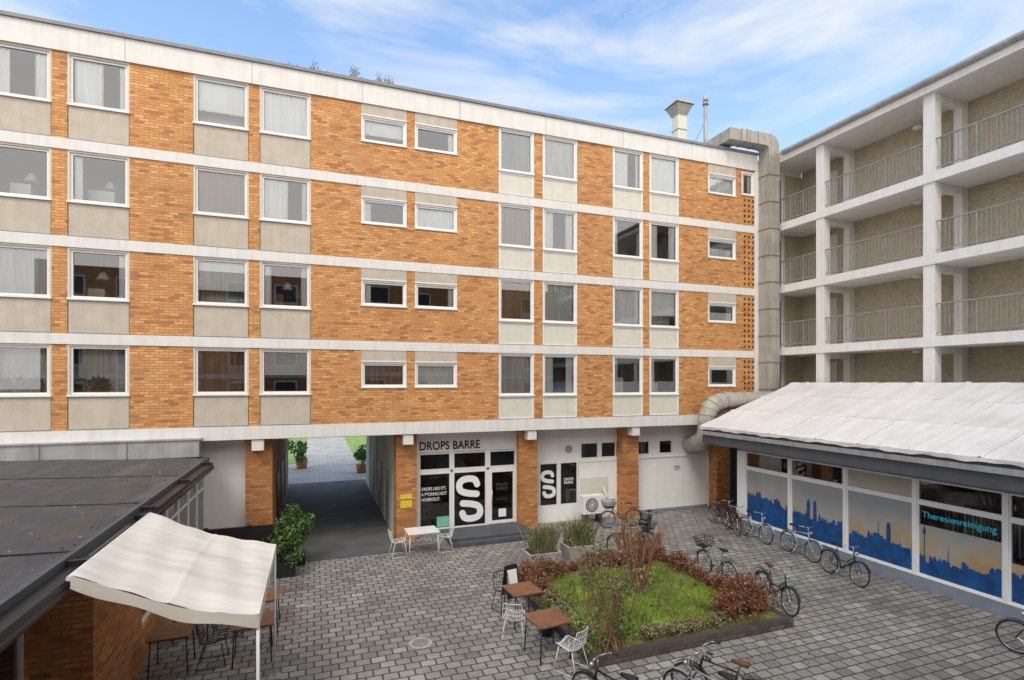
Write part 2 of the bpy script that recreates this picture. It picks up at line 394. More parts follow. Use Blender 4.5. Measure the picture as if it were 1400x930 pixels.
def pane(x0,x1,z0,z1,m=GLASSD,w=.05,y=19.1):
    sf.frame(x0,x1,z0,z1,y,y+.08,w,WHITE2)
    sf.poly([(x0+w,y+.04,z0+w),(x1-w,y+.04,z0+w),(x1-w,y+.04,z1-w),(x0+w,y+.04,z1-w)],m)
for a,b in ((3.5,4.66),(4.74,6.02),(6.12,7.18)): pane(a,b,2.33,2.96)
for a,b in ((3.5,4.66),(4.74,6.02)): pane(a,b,.2,2.25)
pane(6.12,7.18,.22,2.25,GLASSD,.11)
for a,b in ((3.37,3.5),(4.66,4.74),(6.02,6.12),(7.18,7.21)): sf.box(a,b,Y+.005,Y+.1,0,2.98,WHITE2)
sf.box(3.5,7.18,Y+.005,Y+.1,2.25,2.33,WHITE2); sf.box(3.5,7.18,Y+.005,Y+.1,0,.2,PLINTH)
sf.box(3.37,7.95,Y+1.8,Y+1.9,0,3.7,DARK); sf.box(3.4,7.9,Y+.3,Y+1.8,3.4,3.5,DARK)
sf.box(3.56,4.60,Y+.045,Y+.05,.25,2.2,TEXTB); sf.box(4.80,5.96,Y+.045,Y+.05,.25,2.2,TEXTB)
sf.box(6.30,6.98,Y+.06,Y+.065,1.0,2.14,TEXTB)
sf.box(6.5,6.8,Y+.03,Y+.034,.45,.75,TEXTW)
sf.box(4.15,4.6,Y+.030,Y+.034,.28,.65,MINT)
sf.tube((6.22,Y-.05,.9),(6.22,Y-.05,1.5),.015,CHROME)
Y2=19.3; WC=WHITEC
sf.box(7.95,8.2,Y2,Y2+.1,0,3.72,WC); sf.box(8.2,9.95,Y2,Y2+.1,0,.62,WC); sf.box(8.2,9.95,Y2,Y2+.1,2.36,3.72,WC)
sf.box(9.95,11.7,Y2,Y2+.1,0,2.42,WC); sf.box(9.95,11.7,Y2,Y2+.1,3.08,3.72,WC)
pane(8.22,9.05,.62,2.36,GLASSD,.06,Y2); pane(9.1,9.93,.62,2.36,GLASSD,.06,Y2)
sf.box(9.05,9.1,Y2,Y2+.1,.62,2.36,WHITE2)
sf.box(8.3,8.97,Y2+.045,Y2+.05,.7,2.28,TEXTB); sf.box(9.18,9.85,Y2+.3,Y2+.31,.7,2.28,DARK)
pane(10.02,10.85,2.42,3.08,GLASSD,.05,Y2); pane(10.95,11.68,2.42,3.08,GLASSD,.05,Y2); sf.box(10.85,10.95,Y2,Y2+.1,2.42,3.08,WHITE2); sf.box(9.95,10.02,Y2,Y2+.1,2.42,3.08,WHITE2)
sf.tube((9.5,Y2-.02,2.85),(9.5,Y2+.02,2.85),.16,ZINC,18)
sf.box(9.95,11.68,Y2-.02,Y2,2.28,2.36,WHITE2)
sf.box(10.0,11.3,Y2-.006,Y2,.75,1.65,CREAM)
sf.box(12.42,16.37,Y2,Y2+.1,0,2.45,WC); sf.box(12.42,16.37,Y2,Y2+.1,3.05,3.72,WC)
pane(12.6,13.3,2.45,3.05,GLASSD,.05,Y2); pane(13.75,14.45,2.45,3.05,GLASSD,.05,Y2)
for a,b in ((12.42,12.6),(13.3,13.75),(14.45,16.37)): sf.box(a,b,Y2+.003,Y2+.1,2.45,3.05,WC)
sf.box(12.45,16.3,Y2-.03,Y2,2.3,2.36,WHITE2); sf.box(12.45,16.3,Y2-.015,Y2,.0,.14,PLINTH)
for xx in (13.7,15.0): sf.box(xx-.012,xx+.012,Y2-.006,Y2,.14,2.3,BEIGE)
sf.box(14.5,14.85,Y2-.01,Y2,1.7,2.05,WHITE2); sf.box(14.54,14.81,Y2-.014,Y2-.01,1.86,1.9,TEXTB); sf.box(14.54,14.81,Y2-.014,Y2-.01,1.76,1.79,TEXTB)
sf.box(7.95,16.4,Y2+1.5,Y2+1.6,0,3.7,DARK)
sf.box(17.1,20.8,Y2,Y2+.1,0,3.72,ANTH)
sf.obj('shop_fronts',AB)
text('sign_lettering','DROPS BARRE',.42,(3.5,Y-.012,3.08),(H,0,0),TEXTB,AB,.009,space=1.04,sx=.82)
text('window_slogan',"DROPS LIKE IT'S\nA F*CKING HOT\nWORKOUT.",.165,(3.59,Y+.03,1.62),(H,0,0),TEXTW,AB,.001,line=1.15,sx=.76)
text('door_lettering',"DROPS\nBARRE",.17,(6.64,Y+.045,1.6),(H,0,0),TEXTW,AB,.001,'CENTER',line=.9,sx=.9)
text('door_hours',"WORKOUT",.09,(6.64,Y+.045,1.08),(H,0,0),TEXTW,AB,.0,'CENTER')
text('window_lettering',"DROPS\nBARRE",.15,(9.52,Y2+.03,1.6),(H,0,0),TEXTW,AB,.001,'CENTER',line=.9,sx=.9)
def logo(cx,cz,s,y,par):
    o=MB()
    def rib(pts,w):
        L=[]
        for i,p in enumerate(pts):
            a=pts[max(0,i-1)];b=pts[min(len(pts)-1,i+1)]
            d=Vector((b[0]-a[0],b[1]-a[1])).normalized(); n_=Vector((-d.y,d.x))
            L.append((p[0]+n_.x*w,p[1]+n_.y*w,p[0]-n_.x*w,p[1]-n_.y*w))
        for a,b in zip(L[:-1],L[1:]):
            o.poly([(cx+a[0]*s,y,cz+a[1]*s),(cx+b[0]*s,y,cz+b[1]*s),(cx+b[2]*s,y,cz+b[3]*s),(cx+a[2]*s,y,cz+a[3]*s)],TEXTW)
        for p in (pts[0],pts[-1]):
            o.poly([(cx+(p[0]+w*math.cos(t_*.5236))*s,y-.001,cz+(p[1]+w*math.sin(t_*.5236))*s) for t_ in range(12)],TEXTW)
    def sm(p):
        for _ in range(3):
            q=[p[0]]
            for a,b in zip(p[:-1],p[1:]): q+=[(a[0]*.75+b[0]*.25,a[1]*.75+b[1]*.25),(a[0]*.25+b[0]*.75,a[1]*.25+b[1]*.75)]
            p=q+[p[-1]]
        return p
    up=[(.36,.66),(.26,.92),(-.20,.96),(-.52,.80),(-.50,.40),(-.15,.26),(.34,.20)]
    rib(sm(up),.155); rib(sm([(-a,-b) for a,b in up]),.155)
    o.obj('window_logo',par)
logo(5.38,1.22,.78,Y+.03,AB); logo(8.63,1.5,.5,Y2+.03,AB)
o=MB(); o.box(2.8,3.2,18.78,18.797,1.15,1.4,YEL); o.box(2.8,3.2,18.78,18.797,1.45,1.6,YEL); o.obj('warning_sign')
o=MB(); o.box(4.3,7.35,17.4,19.08,0,.13,SLATE); o.box(4.3,7.33,17.7,19.08,.13,.2,SLATE); o.obj('entrance_step')
o=MB(); ax=-.28; o.box(10.05+ax,10.98+ax,18.55,18.9,.38,1.08,WHITE2); o.torus((10.42+ax,18.545,.73),(0,1,0),.26,.012,BLACK)
o.tube((10.42+ax,18.549,.73),(10.42+ax,18.54,.73),.25,RAILM,24)
for i in range(8):
    a=i*math.pi/8; o.tube((10.42+ax-.25*math.cos(a),18.525,.73-.25*math.sin(a)),(10.42+ax+.25*math.cos(a),18.525,.73+.25*math.sin(a)),.006,WHITE2,4)
for xx in (10.2,10.8): o.box(xx+ax-.03,xx+ax+.03,18.5,18.95,0,.38,BLACK)
o.path([(10.95+ax,18.7,.9),(11.2+ax,18.75,1.0),(11.25+ax,19.2,1.3)],.025,WHITE2,8)
o.obj('air_conditioner')
# ------------------------------------------------------------------ roof items
o=MB(); o.box(15.35,15.82,20.1,20.55,15.3,17.55,CREAM)
def fru(o,x0,x1,y0,y1,z0,X0,X1,Y0,Y1,z1,m):
    a=[(x0,y0,z0),(x1,y0,z0),(x1,y1,z0),(x0,y1,z0)];b=[(X0,Y0,z1),(X1,Y0,z1),(X1,Y1,z1),(X0,Y1,z1)]
    for i in range(4):
        j=(i+1)%4;o.poly([a[i],a[j],b[j],b[i]],m)
    o.poly(b,m)
for zz in (16.1,16.9): o.box(15.335,15.835,20.085,20.565,zz,zz+.04,DUCTS)
fru(o,15.35,15.82,20.1,20.55,17.55,15.15,16.02,19.9,20.75,18.0,DUCT)
fru(o,15.1,16.07,19.85,20.8,18.02,15.35,15.82,20.1,20.55,18.3,DUCT)
o.obj('roof_vent_chimney')
o=MB(); o.tube((16.95,20.2,15.3),(16.95,20.2,18.3),.09,ZINC,12); o.tube((16.95,20.2,18.3),(16.95,20.2,18.4),.14,ZINC,12); o.tube((16.95,20.2,18.45),(16.95,20.2,18.7),.12,ZINC,12)
for q in ((17.8,21.2,15.3),(16.2,21.2,15.3)): o.tube((16.95,20.2,17.6),q,.012,RAILM,4)
o.obj('flue_pipe')
o=MB(); o.box(14.1,14.5,19.3,19.7,15.3,15.62,ANTH)
for i in range(5): o.tube((13.9+.12*i,19.3,15.3),(13.9+.12*i,19.3,15.75),.015,BLACK,5)
o.obj('roof_vent_box')
def twigs(mb,p,d,L,r,dep,m,rnd,spread=.5,leafm=None,ls=.05,up=.15,nb=3):
    p=Vector(p);d=Vector(d).normalized()
    q=p
    for i in range(2):
        d=(d+Vector((rnd.gauss(0,.12),rnd.gauss(0,.12),rnd.gauss(0,.08)+up*.3))).normalized()
        nq=q+d*L*.5; mb.tube(q,nq,r*(1-.15*i),m,5 if r>.008 else 3,r*(.85-.15*i),False); q=nq
        if leafm and dep<=1:
            for _ in range(3): mb.leaf(q+Vector((rnd.gauss(0,.03),rnd.gauss(0,.03),rnd.gauss(0,.03))),ls*rnd.uniform(.6,1.3),leafm,rnd,.3)
    if dep>0:
        for i in range(nb):
            nd=(d+Vector((rnd.gauss(0,spread),rnd.gauss(0,spread),rnd.gauss(0,spread*.5)+up))).normalized()
            twigs(mb,q,nd,L*rnd.uniform(.6,.85),r*.65,dep-1,m,rnd,spread,leafm,ls,up,nb)
o=MB()
for xx in (-.9,-.6,.2,1.2,1.4,2.0,2.5):
    for i in range(3): twigs(o,(xx+R.uniform(-.2,.2),18.95,15.3),(R.gauss(0,.3),0,1),R.uniform(.16,.36),.01,2,BARKR,R,.5,LDRY,.045)
o.obj('roof_plants')
# ------------------------------------------------------------------ ducts
def bez(P,n=5):
    P=[Vector(p) for p in P]; Q=[P[0]]+P+[P[-1]]; out=[]
    for i in range(1,len(Q)-2):
        for k in range(n):
            t=k/n; a,b,c,d=Q[i-1],Q[i],Q[i+1],Q[i+2]
            out.append(.5*((2*b)+(c-a)*t+(2*a-5*b+4*c-d)*t*t+(3*b-a-3*c+d)*t**3))
    return out+[P[-1]]
# flat-sided sheet metal riser in the corner, with flanged joints, turning over the parapet
o=MB(); cx=18.55
o.box(cx-.30,cx+.30,17.78,18.34,4.3,15.55,DUCT)
z=5.2
while z<15.4: o.box(cx-.325,cx+.325,17.755,18.345,z,z+.035,DUCTS); z+=1.15
seg=[((cx-.30,17.78,15.55),(cx+.30,18.34,15.55)),((cx-.45,17.80,15.98),(cx+.26,18.36,16.0)),((cx-1.0,18.0,16.0),(cx-.6,18.56,16.0))]
prof=[[(cx+.30,15.55),(cx-.30,15.55)],[(cx+.26,15.86),(cx-.34,15.60)],[(cx+.08,16.05),(cx-.42,15.62)],[(cx-.2,16.14),(cx-.5,15.63)],[(cx-1.75,16.12),(cx-1.75,15.62)]]
for (a,b),(c,d) in zip(prof[:-1],prof[1:]):
    for yy in (17.78,18.34): o.poly([(a[0],yy,a[1]),(b[0],yy,b[1]),(d[0],yy,d[1]),(c[0],yy,c[1])],DUCT)
    o.poly([(a[0],17.78,a[1]),(a[0],18.34,a[1]),(c[0],18.34,c[1]),(c[0],17.78,c[1])],DUCT)
    o.poly([(b[0],17.78,b[1]),(b[0],18.34,b[1]),(d[0],18.34,d[1]),(d[0],17.78,d[1])],DUCT)
for xq in (cx-.9,cx-1.5): o.box(xq,xq+.035,17.76,18.36,15.60,16.15,DUCTS)
o.box(cx-2.35,cx-1.75,17.80,19.4,15.62,16.1,DUCT); o.box(cx-2.3,cx-1.8,18.9,19.35,15.3,15.62,DUCT)
o.obj('ventilation_duct')
o=MB()
pts=bez([(18.5,17.6,4.74),(17.6,17.6,4.74),(16.6,17.65,4.74),(15.7,17.68,4.72),(15.2,17.7,4.55),(14.98,17.72,4.15),(14.96,17.75,3.6),(15.0,17.95,3.2),(15.15,18.5,2.95),(15.3,19.25,2.85)],4)
o.pipe(pts,.36,DUCT,22)
for i in range(0,len(pts)-1,4): o.torus(pts[i],pts[i+1]-pts[i],.365,.014,DUCTS,22,5)
for i in (14,18,22): o.torus(pts[i],pts[i+1]-pts[i],.365,.01,DUCTS,22,5)
o.obj('ventilation_duct')
# ------------------------------------------------------------------ gallery building (right wing)
GB=empty('gallery_apartment_building')
w=MB(); X0=19.0
w.box(20.8,32,-10,18.39,0,15.2,KHAKI)
w.box(XR+.02,20.8,18.41,18.7,0,15.2,WHITE)
w.box(18.05,X0-.01,18.36,18.4,4.2,15.2,WHITE)
for zt in (4.28,7.0,9.7,12.4):
    w.box(19.12,19.55,18.38,18.409,zt,zt+2.1,ANTH); w.box(19.8,20.79,18.38,18.409,zt,zt+2.37,KHAKI)
w.obj('rear_gallery_wall',GB)
s=MB()
for zt in (4.28,7.0,9.7,12.4): s.box(X0,20.8,-10,18.4,zt-.32,zt,WHITE)
s.box(X0-.12,32,-10,18.36,15.0,15.32,WHITE); s.box(X0-.1,32,-10,18.36,15.32,15.4,COPING)
s.obj('gallery_slabs_and_roof',GB)
c=MB(); CY=[15.97,11.9,7.83,3.76,-.31,-4.4]
for y in CY:
    for a,b in ((0,3.96),(4.28,6.68),(7.0,9.38),(9.7,12.08),(12.4,15.0)):
        c.box(X0+.04,X0+.36,y-.18,y+.18,a,b,WHITE); c.box(20.5,20.8,y-.13,y+.13,a,b,WHITE)
        c.box(X0+.36,20.5,y-.12,y+.12,b-.22,b,WHITE)
c.obj('columns',GB)
rl=MB(); ys=[18.4]+CY
for zt in (4.28,7.0,9.7,12.4):
    for a,b in zip(ys[:-1],ys[1:]):
        y1=a-.2; y0=b+.2; x=X0+.10
        rl.box(x-.03,x+.03,y0,y1,zt+1.05,zt+1.09,RAILM); rl.box(x-.015,x+.015,y0,y1,zt+.12,zt+.15,RAILM)
        n=int((y1-y0)/.125)
        for i in range(1,n):
            yy=y0+(y1-y0)*i/n; th=.009
            if i%int(n/3+.5)==0: th=.022
            rl.box(x-th,x+th,yy-th,yy+th,zt+.15 if th<.01 else zt,zt+1.05,RAILM)
rl.obj('gallery_railings',GB)
d=MB()
for zt in (4.28,7.0,9.7,12.4):
    for y in (13.2,9.2,5): d.tube((20.5,y,zt+2.38),(20.5,y,zt+2.28),.14,WHITE2,14)
    d.box(20.77,20.797,16.6,17.5,zt+.01,zt+2.1,BEIGE)
d.obj('gallery_lamps_and_doors',GB)
p=MB(); p.pipe([(X0-.2,17.6,15.35),(X0-.2,4,15.35),(X0-.2,-10,15.35)],.1,ZINC,12)
y=17.4
while y>-9: p.torus((X0-.2,y,15.35),(0,1,0),.105,.012,RAILM,10,4); y-=1.0
p.obj('gutter_pipe',GB)
# ------------------------------------------------------------------ dry cleaner pavilion
DC=empty('dry_cleaning_shop')
SX=15.2
rf=MB()
def roofz(q,v):
    z=3.82+1.68*v
    s1=((q+.10*math.sin(v*3+q))/1.45)%1
    z+=.035*math.exp(-((s1-.5)/.02)**2)
    for v0 in (.33,.66,.97): z+=.04*math.exp(-((v-v0-.006*math.sin(q*1.3))/.012)**2)
    z-=.018*math.sin((v%.33)/.33*math.pi)*(.7+.5*math.sin(q*1.9+v*9))
    z+=.006*math.sin(q*6.1+v*7)+.004*math.sin(q*13+v*31)
    if v<.02: z-=.03+.012*math.sin(q*3.3)
    return z
def roofp(u,v):
    q=22*u; return (14.15+4.8*v,17.2-q,roofz(q,v))
rf.grid(roofp,560,72,TARP)
for v0 in (.345,.675):
    rf.grid(lambda u,v:(14.15+4.8*(v0+.006*math.sin(22*u*1.3)+.007*v),17.2-22*u,roofz(22*u,v0+.006*math.sin(22*u*1.3)+.007*v)+.004),280,1,TSEAM)
for k in range(15):
    q0=(k+.5)*1.45+.03
    if q0<21.8: rf.grid(lambda u,v:(14.15+4.8*v,17.2-q0+.10*math.sin(v*3+q0)-.03*u,roofz(q0-.10*math.sin(v*3+q0)+.03*u,v)+.004),1,72,TSEAM)
rf.grid(lambda u,v:(14.15-.006+.01*v*math.sin(u*70),17.2-22*u,3.80-v*(.10+.016*math.sin(u*95)+.012*math.sin(u*231))),300,2,TARP)
rf.obj('tarpaulin_roof',DC)
o=MB(); o.box(14.25,14.33,-4.8,17.15,3.13,3.74,ANTH); o.box(14.33,19,17.05,17.15,3.13,3.76,ANTH); o.box(14.33,SX-.02,-4.8,17.05,3.16,3.2,PLINTH)
o.box(14.17,14.25,-4.8,17.18,3.48,3.62,ZINC)
o.poly([(14.33,17.14,3.7),(18.9,17.14,3.7),(18.9,17.14,5.4)],ANTH)
o.obj('fascia',DC)
o=MB(); gg=MB()
ps=[15.93,13.9,11.86,9.83,7.8,5.77,3.74,1.7,-.3]
o.box(SX-.01,SX+.15,-4.8,16.3,2.92,3.16,PLINTH); o.box(SX-.04,SX+.12,-4.8,16.3,0,.33,PLINTH)
o.box(SX-.05,SX+.13,-4.8,16.3,.33,.37,WHITE2)
for y in ps: o.box(SX-.045,SX+.1,y-.05,y+.05,.37,2.92,WHITE2)
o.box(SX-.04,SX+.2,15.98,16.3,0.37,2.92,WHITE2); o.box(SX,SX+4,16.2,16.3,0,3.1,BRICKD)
SKY=[[(.0,.9),(.5,1.0),(1,.8)],[(0,.75),(1,.75)],[(0,.62),(.4,.72),(1,.5)],[(0,.45),(1,.62)],[(0,.7),(1,.55)]]
for i,(a,b) in enumerate(zip(ps[:-1],ps[1:])):
    y0,y1=b+.05,a-.05
    o.box(SX-.035,SX+.08,y0,y1,2.28,2.34,WHITE2)
    o.framex(y0,y1,2.34,2.92,SX-.02,SX+.06,.04,WHITE2); o.framex(y0,y1,.37,2.28,SX-.02,SX+.06,.04,WHITE2)
    if i==2:
        for k in range(9): o.poly([(SX-.03,y0+.04,2.40+k*.056),(SX-.03,y1-.04,2.40+k*.056),(SX+.02,y1-.04,2.445+k*.056),(SX+.02,y0+.04,2.445+k*.056)],BEIGE)
        o.box(SX+.03,SX+.05,y0,y1,2.34,2.92,DARK)
    else: gg.poly([(SX+.02,y1,2.36),(SX+.02,y0,2.36),(SX+.02,y0,2.9),(SX+.02,y1,2.9)],GLASSD)
    ft=(2.24,2.24,2.24,1.72,1.3)[i] if i<5 else 0
    if i<5:
        gg.poly([(SX+.016,y1-.04,.41),(SX+.016,y0+.04,.41),(SX+.016,y0+.04,ft),(SX+.016,y1-.04,ft)],FILM)
    gg.poly([(SX+.02,y1,.39),(SX+.02,y0,.39),(SX+.02,y0,2.26),(SX+.02,y1,2.26)],GLASSD)
    if i<5:
        rr=random.Random(40+i); W=y1-y0-.08; u=0; pts=[]
        def base(u_):
            L=SKY[i]; f=u_/W
            for (a_,h1),(b_,h2) in zip(L[:-1],L[1:]):
                if f<=b_: return h1+(h2-h1)*(f-a_)/(b_-a_)
            return L[-1][1]
        while u<W:
            ww=rr.uniform(.04,.14); h=base(u)+rr.uniform(-.09,.12)
            t_=rr.random(); ue=min(W,u+ww)
            if t_<.3: pts+= [(u,h),((u+ue)/2,h+rr.uniform(.05,.16)),(ue,h)]
            elif t_<.4: m_=(u+ue)/2; pts+=[(u,h),(m_-.015,h),(m_-.006,h+.34),(m_+.006,h+.34),(m_+.015,h),(ue,h)]
            else: pts+=[(u,h),(ue,h)]
            u=ue
        if i in (1,2):
            for q in ((.62,.86) if i==1 else (1.2,)):
                bb=base(q); tw=[(q-.06,bb),(q-.06,bb+.44),(q-.045,bb+.52),(q,bb+.57),(q+.045,bb+.52),(q+.06,bb+.44),(q+.06,bb)]
                gg.poly([(SX+.008,y1-.04-a_,.36+b_) for a_,b_ in tw]+[(SX+.008,y1-.04-q-.06,.45),(SX+.008,y1-.04-q+.06,.45)],BLUE)
        if i==3:
            q=.12; tw=[(q-.012,.4),(q-.01,1.1),(q-.04,1.14),(q-.04,1.22),(q-.012,1.26),(q,1.6),(q+.012,1.26),(q+.04,1.22),(q+.04,1.14),(q+.01,1.1),(q+.012,.4)]
            gg.poly([(SX+.008,y1-.04-a_,.36+b_) for a_,b_ in tw],BLUE)
        for (a_,h1),(b_,h2) in zip(pts[:-1],pts[1:]):
            if b_-a_>1e-4: gg.poly([(SX+.01,y1-.04-a_,.41),(SX+.01,y1-.04-b_,.41),(SX+.01,y1-.04-b_,.36+h2),(SX+.01,y1-.04-a_,.36+h1)],BLUE)
o.box(19,19.1,-4.8,16.2,0,3.1,ROOM); o.box(SX+.2,19,-4.8,16.2,-.0,.02,ROOM); o.box(SX+.2,19,-4.8,16.2,3.0,3.1,ROOM)
for i in range(14): o.box(16.5+R.random()*1.5,18.4,15.5-i*1.25,16.0-i*1.25,0,R.uniform(1.0,2.1),R.choice([WHITE2,ZINC,CREAM,BLACK]))
for i in range(40):
    yy=9.6-i*.09; o.box(16.1,16.5,yy,yy+.05,1.2,2.2,R.choice([WHITE2,PLINTH,BLACK,BEIGE,ROOM]))
o.obj('shop_walls_and_posts',DC); gg.obj('shop_glazing',DC)
text('shop_lettering','Theresienreinigung',.235,(SX-.012,9.66,1.92),(H,0,-H),CYAN,DC,.0015,sx=.92)
# ------------------------------------------------------------------ left restaurant pavilion
LP=empty('restaurant_pavilion')
o=MB(); RX=-3.0
def lroof(u,v):
    x=RX-13*u; return (x,-6+24.38*v,3.25+.035*min(13*u,8)+.012*math.sin(v*40)*math.sin(u*30))
o.grid(lroof,60,90,BITUM)
for yy in (2.5,5.6,8.7,11.8,14.9): o.grid(lambda u,v:(RX-12.9*u,yy+.09*v,3.256+.035*min(12.9*u,8)+.014),30,1,BITUM)
o.box(RX-.02,RX+.05,-6,18.3,3.10,3.27,ANTH); o.box(RX-12,RX-.02,-6,18.3,3.0,3.1,WHITE)
o.obj('bitumen_roof',LP)
o=MB()
for i in range(220):
    q=R.random()**2*6; o.leaf((RX-.1-q,R.uniform(5,18),3.275+.035*q),.045,R.choice([LDRY,LRED]),R)
o.obj('roof_leaf_litter',LP)
o=MB(); o.box(-16,-3.2,18.12,18.36,3.3,3.8,ZINC); o.box(-16,-3.15,18.08,18.37,3.8,3.84,ZINC)
for xx in range(-15,-3,2): o.box(xx-.01,xx+.01,18.105,18.12,3.3,3.8,COPING)
o.obj('zinc_upstand',LP)
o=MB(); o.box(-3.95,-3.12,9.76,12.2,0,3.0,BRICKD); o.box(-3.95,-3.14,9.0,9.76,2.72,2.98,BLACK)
o.box(-3.30,-3.12,12.2,19.05,0,.7,BRICKD)
for i in range(6):
    y0=12.2+i*1.14; y1=y0+1.14
    o.framex(y0,y1,.7,3.05,-3.28,-3.2,.06,WHITE2); o.box(-3.27,-3.21,y0+.06,y1-.06,2.2,2.26,WHITE2)
    o.poly([(-3.24,y0,.7),(-3.24,y1,.7),(-3.24,y1,3.0),(-3.24,y0,3.0)],GLASSD)
for i in range(4):
    y1=9.76-i*1.6; y0=y1-1.6
    o.framex(y0,y1,.1,2.5,-4.03,-3.95,.09,WHITE2); o.poly([(-3.99,y0,.1),(-3.99,y1,.1),(-3.99,y1,2.5),(-3.99,y0,2.5)],GLASSD)
o.box(-4.05,-3.96,-6,9.76,2.5,3.0,BRICKD)
o.box(-8,-7.9,-6,19,0,3,ROOM); o.obj('pavilion_walls',LP)
o=MB()
for a,b in ((11.1,17.6),(2.0,8.75)):
    o.box(-2.94,-2.74,a,b,2.98,3.17,BLACK); o.tube((-2.77,a,3.03),(-2.77,b,3.03),.06,BLACK,10)
    for yy in (a+.4,(a+b)/2,b-.4): o.box(-2.95,-2.72,yy-.04,yy+.04,3.17,3.24,BLACK)
o.obj('awning_cassettes',LP)
AW=empty('awning_canopy')
o=MB()
def aw(u,v):
    y=7.7+3.3*u; x=-2.68+2.01*v; z=3.24-.77*v
    z-=.10*math.sin(math.pi*v)*(.6+.4*math.cos(2*math.pi*u))
    z+=.014*math.sin(u*22+v*5)*math.sin(v*3.14)+.010*math.sin(v*26+u*5)+.012*math.exp(-((v-.5)/.012)**2)
    z+=.02*math.exp(-((u-v*.2-.3)/.03)**2)*math.sin(v*3.14)
    return (x,y+.03*math.sin(v*7)*(1 if u<.05 else 0),z)
o.grid(aw,60,60,AWN)
o.grid(lambda u,v:(-.665,7.7+3.3*u,2.47-v*(.13+.012*math.sin(u*30))),40,1,AWN)
o.grid(lambda u,v:(-2.68+2.01*u,7.695+.03*math.sin(u*7),3.24-.77*u-.10*math.sin(math.pi*u)-v*(.16+.02*math.sin(u*14))),30,1,AWN)
o.obj('fabric',AW)
o=MB()
for y in (7.75,10.95): o.tube((-.69,y,0),(-.69,y,2.42),.022,WHITE2,8); o.tube((-.69,y,2.36),(-2.7,y,3.08),.018,WHITE2,6); o.box(-.79,-.59,y-.1,y+.1,0,.015,ZINC)
o.tube((-.69,7.75,2.38),(-.69,10.95,2.38),.02,WHITE2,8)
o.tube((-2.7,7.7,3.2),(-2.7,11,3.2),.03,WHITE2,8)
o.obj('frame',AW)
o=MB(); o.box(-3.1,-.6,17.95,18.05,.06,1.15,BLACK)
for xx in (-3.0,-1.85,-.65): o.box(xx-.05,xx+.05,17.93,18.07,0,1.19,BLACK)
o.obj('screen_fence')
for (bx_,by_,hh,nn) in ((-.5,17.5,1.0,20),(-.75,16.6,.62,12)):
    o=MB()
    o.box(bx_-.25,bx_+.25,by_-.2,by_+.25,0,.4,BLACK)
    for i in range(8): twigs(o,(bx_+R.uniform(-.1,.1),by_,.38),(R.gauss(0,.35),R.gauss(0,.3),1),.48*hh,.012,2,BARK,R,.5,LG,.1,.2,3)
    for i in range(nn): 
        zz=R.uniform(.4,.4+1.45*hh); clump(o,bx_+R.gauss(0,.24),by_+R.gauss(0,.22),zz,.17,.17,.2,32,.09,LG,R)
    o.obj('potted_shrub')
for (x,y) in ((-.75,37),(2.75,34)):
    o=MB(); o.tube((0,0,0),(0,0,.5),.3,BRICKD,14,.38)
    for i in range(8): clump(o,R.gauss(0,.25),R.gauss(0,.25),R.uniform(.7,1.7),.3,.3,.3,60,.15,LG,R)
    o.tube((0,0,.4),(0,0,1.5),.04,BARK,6)
    o.obj('potted_shrub',loc=(x,y,0))
# ------------------------------------------------------------------ tables and chairs
def table(name,x,y,wx,wy,top,leg,rot=0,h=.75):
    o=MB(); o.box(-wx/2,wx/2,-wy/2,wy/2,h-.03,h,top)
    o.box(-wx/2+.04,wx/2-.04,-wy/2+.04,wy/2-.04,h-.06,h-.03,leg)
    for a in (-1,1):
        for b in (-1,1): o.tube((a*(wx/2-.06),b*(wy/2-.06),h-.05),(a*(wx/2-.03),b*(wy/2-.03),0),.014,leg,6)
    return o.obj(name,loc=(x,y,0),rot=(0,0,rot))
table('cafe_table',4.5,11.55,.72,.72,WOOD,BLACK,.05); table('cafe_table',4.42,9.95,.74,.74,WOOD,BLACK,.1)
table('cafe_table',-2.55,11.9,.7,.7,WOOD,BLACK) ; table('cafe_table',-1.15,11.9,.75,.75,WOOD,BLACK,.05)
table('cafe_table',-2.45,13.3,.7,.7,WOOD,BLACK); table('cafe_table',-1.1,13.2,.75,.75,WOOD,BLACK)
table('white_garden_table',3.25,17.25,1.0,.8,WIRE,WIRE,.03)
def chair(x,y,rot,m):
    o=MB()
    prof=[(.24,.45),(.20,.47),(.05,.44),(-.12,.42),(-.20,.46),(-.25,.58),(-.29,.72),(-.31,.84)]
    ws=[.17,.19,.21,.22,.22,.22,.21,.18]
    for k in range(9):
        f=(k/8*2-1); pts=[]
        for (a,z),w_ in zip(prof,ws): pts.append((a+.05*f*f*(1 if z>.5 else .0),f*w_,z+.05*f*f*(1 if z<.5 else 0)))
        o.path(pts,.006 if 0<k<8 else .01,m,4)
    for i,((a,z),w_) in enumerate(zip(prof,ws)):
        pts=[(a+.05*f*f*(1 if z>.5 else .0),f*w_,z+.05*f*f*(1 if z<.5 else 0)) for f in [q/4-1 for q in range(9)]]
        o.path(pts,.006 if 0<i<7 else .01,m,4)
    for s_ in (-1,1):
        o.path([(.16,s_*.18,.46),(.24,s_*.24,.0)],.010,m,6); o.path([(-.14,s_*.18,.44),(-.26,s_*.24,.0)],.010,m,6); o.tube((.24,s_*.24,.015),(-.26,s_*.24,.015),.008,m,5)
    o.obj('wire_chair',loc=(x,y,0),rot=(0,0,rot))
chair(4.05,10.85,math.radians(60),WIRE); chair(4.62,9.28,math.radians(120),WIRE)
chair(2.5,17.25,math.radians(5),WIRE); chair(4.02,17.3,math.radians(175),WIRE)
chair(-1.85,11.9,math.radians(0),BLACK); chair(-1.8,13.2,math.radians(180),BLACK); chair(4.35,12.3,math.radians(-80),BLACK)
